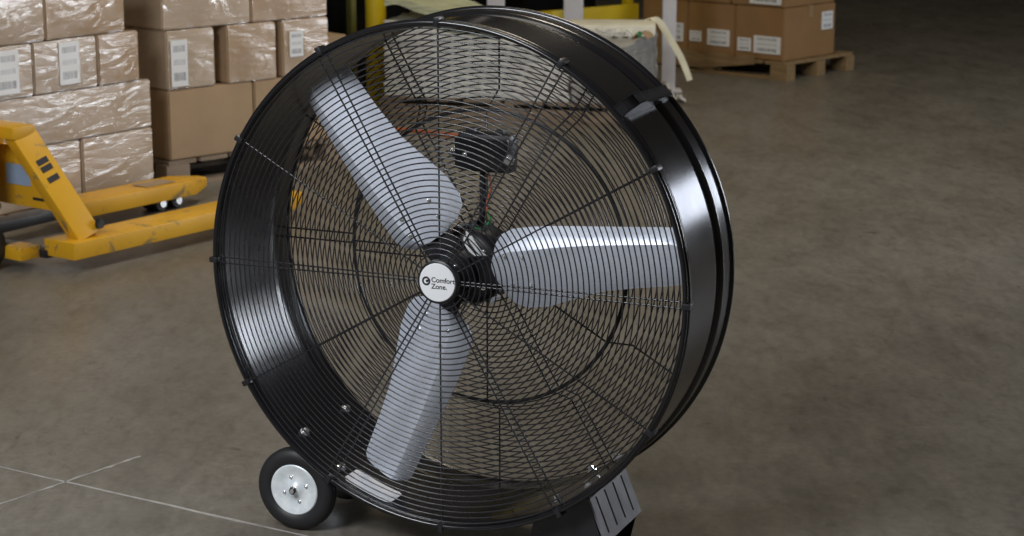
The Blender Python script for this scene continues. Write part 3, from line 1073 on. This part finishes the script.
def bundle(name, label, cat, mat, pts_top, x0, x1, y0, y1, z0, amp):
    bm = bmesh.new()
    nx, ny, nz = 22, 10, 10
    bmesh.ops.create_cube(bm, size=1.0)
    bmesh.ops.subdivide_edges(bm, edges=bm.edges, cuts=12, use_grid_fill=True)
    rnd = random.Random(len(label))
    for v in bm.verts:
        fx, fy, fz = v.co.x + 0.5, v.co.y + 0.5, v.co.z + 0.5
        h = 0
        for (xa, ha), (xb, hb) in zip(pts_top[:-1], pts_top[1:]):
            if xa <= fx <= xb + 1e-6: h = ha + (hb - ha) * (fx - xa) / (xb - xa)
        a = amp * (0.3 if fz < 0.05 else 1)
        v.co = Vector((x0 + fx * (x1 - x0) + rnd.uniform(-a, a), y0 + fy * (y1 - y0) + rnd.uniform(-a, a), z0 + fz * (h - z0) + (rnd.uniform(-a, a) if fz > 0.05 else 0)))
    me = bpy.data.meshes.new(name)
    bm.to_mesh(me); bm.free()
    me.materials.append(mat)
    me.shade_smooth(); me.set_sharp_from_angle(angle=R(45))
    o = link(name, me, None, cD, (0, 0, math.pi / 2 - HD))
    tag(o, label, cat)
    return o


bundle('foam_bundle', 'big pale film-wrapped bundle on the pallet seen through the fan guard', 'bundle', M_WRAPW, [(0, 0.52), (0.3, 0.47), (0.6, 0.425), (1, 0.42)], -1.30, -0.30, 0.01, 0.85, 0.122, 0.006)
bundle('wrapped_bundle', 'grey film-wrapped bundle at the right end of the pallet behind the fan', 'bundle', M_WRAPG, [(0, 0.418), (1, 0.418)], -0.285, 0.0, 0.01, 0.80, 0.122, 0.005)
# pale green film sheet draped on top of the big bundle
mb = MB()
nx, ny = 16, 8
vs = []
for j in range(ny + 1):
    for i in range(nx + 1):
        fx, fy = i / nx, j / ny
        z = 0.635 - 0.13 * fx ** 1.3 + 0.012 * math.sin(9 * fx + 5 * fy) + 0.008 * math.sin(17 * fx - 8 * fy)
        vs.append((-1.30 + 0.62 * fx, 0.02 + 0.5 * fy, z))
n1 = len(vs)
vs += [(x, y, z - 0.045) for x, y, z in vs]
fs = []
for j in range(ny):
    for i in range(nx):
        q = j * (nx + 1) + i
        fs.append((q, q + 1, q + nx + 2, q + nx + 1))
        fs.append((n1 + q, n1 + q + nx + 1, n1 + q + nx + 2, n1 + q + 1))
for i in range(nx):
    fs.append((i, n1 + i, n1 + i + 1, i + 1))
    q = ny * (nx + 1) + i
    fs.append((q, q + 1, n1 + q + 1, n1 + q))
for j in range(ny):
    q = j * (nx + 1)
    fs.append((q, q + nx + 1, n1 + q + nx + 1, n1 + q))
    q += nx
    fs.append((q, n1 + q, n1 + q + nx + 1, q + nx + 1))
mb.add(vs, fs)
tag(mb.build('film_sheet', M_WRAPY, loc=cD, rot=(0, 0, math.pi / 2 - HD)), 'pale green folded plastic sheet beside the yellow post above the fan rim', 'plastic sheet')
mb = MB(); mb.box((0, 0, 0), (0.46, 0.30, 0.06))
o = mb.build('foam_slab', M_FOAM, bevel=0.006, loc=(0.69, 6.60, 0.456), rot=(0, 0, R(-4)))
tag(o, 'cream foam slab lying on the wrapped bundles between the white posts', 'foam slab')
# crumpled clear film on the slab's front edge
mb = MB()
rnd = random.Random(3)
vs = []
nx, ny = 10, 6
for j in range(ny + 1):
    for i in range(nx + 1):
        vs.append((0.26 * i / nx + rnd.uniform(-.012, .012), 0.16 * j / ny + rnd.uniform(-.012, .012), 0.02 + rnd.uniform(0, 0.05)))
fs = [(j * (nx + 1) + i, j * (nx + 1) + i + 1, (j + 1) * (nx + 1) + i + 1, (j + 1) * (nx + 1) + i) for j in range(ny) for i in range(nx)]
mb.add(vs, fs)
tag(mb.build('film_scrap', M_FILM, loc=(0.50, 6.24, 0.415), rot=(0, 0, R(-12))), 'crumpled clear film on top of the grey bundle in front of the foam slab', 'plastic film', 'scraps of clear film')
# brown cardboard curl with a green spot
mb = MB()
pts = []
k = 14
for i in range(k + 1):
    t = R(20 + 150 * i / k)
    pts.append((0.045 * math.cos(t), 0.045 * math.sin(t)))
poly = pts + [(p[0] * 0.9, p[1] * 0.9) for p in reversed(pts)]
mb.prism(poly, -0.06, 0.06)
curl = tag(mb.build('cardboard_curl', M_BOXP, loc=(0.835, 6.30, 0.424), rot=(0, 0, R(-20))), 'small brown curl of cardboard with a green spot on the grey bundle', 'cardboard scrap')
mb = MB(); mb.lathe([(0, -0.003), (0.014, -0.003), (0.014, 0.0), (0, 0)], n=16)
o = mb.build('spot', M_GREENW, curl, loc=(0.0, -0.060, 0.040)); o['label'] = 'green spot'

# cream paper strip hanging in front of the white post
mb = MB()
path = curve_pts([(-0.03, 0, 0.488), (0.0, 0, 0.500), (0.04, 0, 0.475), (0.085, 0, 0.405), (0.150, 0, 0.299), (0.187, 0, 0.217), (0.208, 0, 0.160)], 6)
hw_ = 0.020
vs = []
for i, p in enumerate(path):
    wv = hw_ * (1.1 - 0.35 * i / len(path))
    for dx, dy in ((-wv, 0), (wv, 0.004), (wv, 0.008), (-wv, 0.004)):
        vs.append((p.x + dx, p.y + dy, p.z + dx * 0.25))
fs = []
for i in range(len(path) - 1):
    a, b = i * 4, i * 4 + 4
    for k in range(4): fs.append((a + k, a + (k + 1) % 4, b + (k + 1) % 4, b + k))
fs += [(0, 3, 2, 1), tuple(len(vs) - 4 + q for q in range(4))]
mb.add(vs, fs)
tag(mb.build('paper_strip', M_CREAM, loc=(0.910, 6.70, 0)), 'cream paper strip hanging down past the white post beside the right load', 'paper strip')


def post(label, cat, x, y, sx, sy, h, mat, group=None, round_=False, plate=True, name='post'):
    p = empty(name, (x, y, 0))
    tag(p, label, cat, group)
    mb = MB()
    if round_:
        mb.tube([(0, 0, 0.002), (0, 0, h)], sx / 2, 28)
        mb.build('shaft', mat, p)
    else:
        mb.box((0, 0, h / 2 + 0.001), (sx, sy, h))
        mb.build('shaft', mat, p, bevel=0.006)
    if plate:
        mb = MB(); mb.box((0, 0, 0.006), (sx * 1.9, sx * 1.9, 0.010))
        mb.build('base_plate', mat, p, bevel=0.002)
    return p


post('round safety-yellow post standing behind the fan beside the pale sheet', 'post', -0.583, 6.72, 0.112, 0.112, 1.15, M_YELPOST, round_=True, name='bollard')
post('slim white steel post just left of the right carton load', 'post', 1.055, 7.42, 0.080, 0.060, 2.4, M_WPOST, 'white steel posts', name='steel_post')
post('wide white steel post rising behind the foam slab', 'post', 0.522, 7.98, 0.118, 0.08, 2.4, M_WPOST, 'white steel posts', name='steel_post')
post('short-seen white steel post above the top of the fan', 'post', 0.058, 7.72, 0.105, 0.08, 2.4, M_WPOST, 'white steel posts', name='steel_post')
for (sx, sy, dx, lab) in ((0.07, 0.10, 0.0, 'torn clear film scrap on the floor at the white post foot'), (0.08, 0.05, 0.05, 'small loose film scrap on the floor right of the white post foot')):
    mb = MB()
    vs = []
    nx, ny = 7, 5
    for j in range(ny + 1):
        for i in range(nx + 1):
            vs.append((sx * (i / nx - 0.5) + rnd.uniform(-.008, .008), 0.12 * (j / ny - 0.5), max(0.003, sy * (1 - abs(i / nx - 0.5) * 1.6) * rnd.uniform(0.3, 1))))
    fs = [(j * (nx + 1) + i, j * (nx + 1) + i + 1, (j + 1) * (nx + 1) + i + 1, (j + 1) * (nx + 1) + i) for j in range(ny) for i in range(nx)]
    mb.add(vs, fs)
    tag(mb.build('film_scrap', M_WRAPW, loc=(1.035 + dx, 7.16 - dx * 3, 0)), lab, 'plastic film', 'scraps of clear film')

# yellow storage rack running away to the right, black filler block added for the dark in it
RB = Vector((-0.32, 7.60, 0))
rd = Vector((0.771, 0.637, 0)).normalized()
ang = math.atan2(rd.y, rd.x)
RACK = empty('storage_rack', RB, ang)
tag(RACK, 'yellow steel storage rack in the dark behind the fan and white posts', 'rack')
for t in (-0.565, 0.0, 1.56):
    for yy in (0.0, 0.75):
        mb = MB(); mb.box((t, yy, 1.2), (0.035 if t < 1 else 0.055, 0.05, 2.4))
        mb.build('upright', M_STRAP if t < -0.5 else M_YELPOST, RACK, bevel=0.003)
for zz, hh in ((0.345, 0.10), (0.13, 0.07)):
    mb = MB(); mb.box((0.79, -0.045, zz), (1.62, 0.035, hh))
    mb.build('beam', M_YELPOST, RACK, bevel=0.004)
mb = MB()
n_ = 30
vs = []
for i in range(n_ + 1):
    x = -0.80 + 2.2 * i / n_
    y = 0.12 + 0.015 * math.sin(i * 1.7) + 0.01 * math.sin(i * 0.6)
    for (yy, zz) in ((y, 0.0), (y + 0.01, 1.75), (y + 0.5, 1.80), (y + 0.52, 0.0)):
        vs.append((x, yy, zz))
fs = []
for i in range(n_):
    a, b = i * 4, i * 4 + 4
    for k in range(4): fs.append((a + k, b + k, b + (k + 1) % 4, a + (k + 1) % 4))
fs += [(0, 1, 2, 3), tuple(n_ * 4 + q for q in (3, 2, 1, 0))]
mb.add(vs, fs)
tag(mb.build('dark_filler', M_DARKFILL, loc=RB, rot=(0, 0, ang)), 'black filler block added for the dark inside the yellow rack', 'dark filler')

# orange cord on the floor behind the fan
mb = MB(); mb.tube(curve_pts([(-0.47, 5.99, 0.008), (-0.35, 5.93, 0.008), (-0.22, 5.83, 0.008), (-0.10, 5.76, 0.008)]), 0.011, 8)
tag(mb.build('cord', M_ORANGE), 'short orange cord on the floor seen through the fan guard', 'cord')
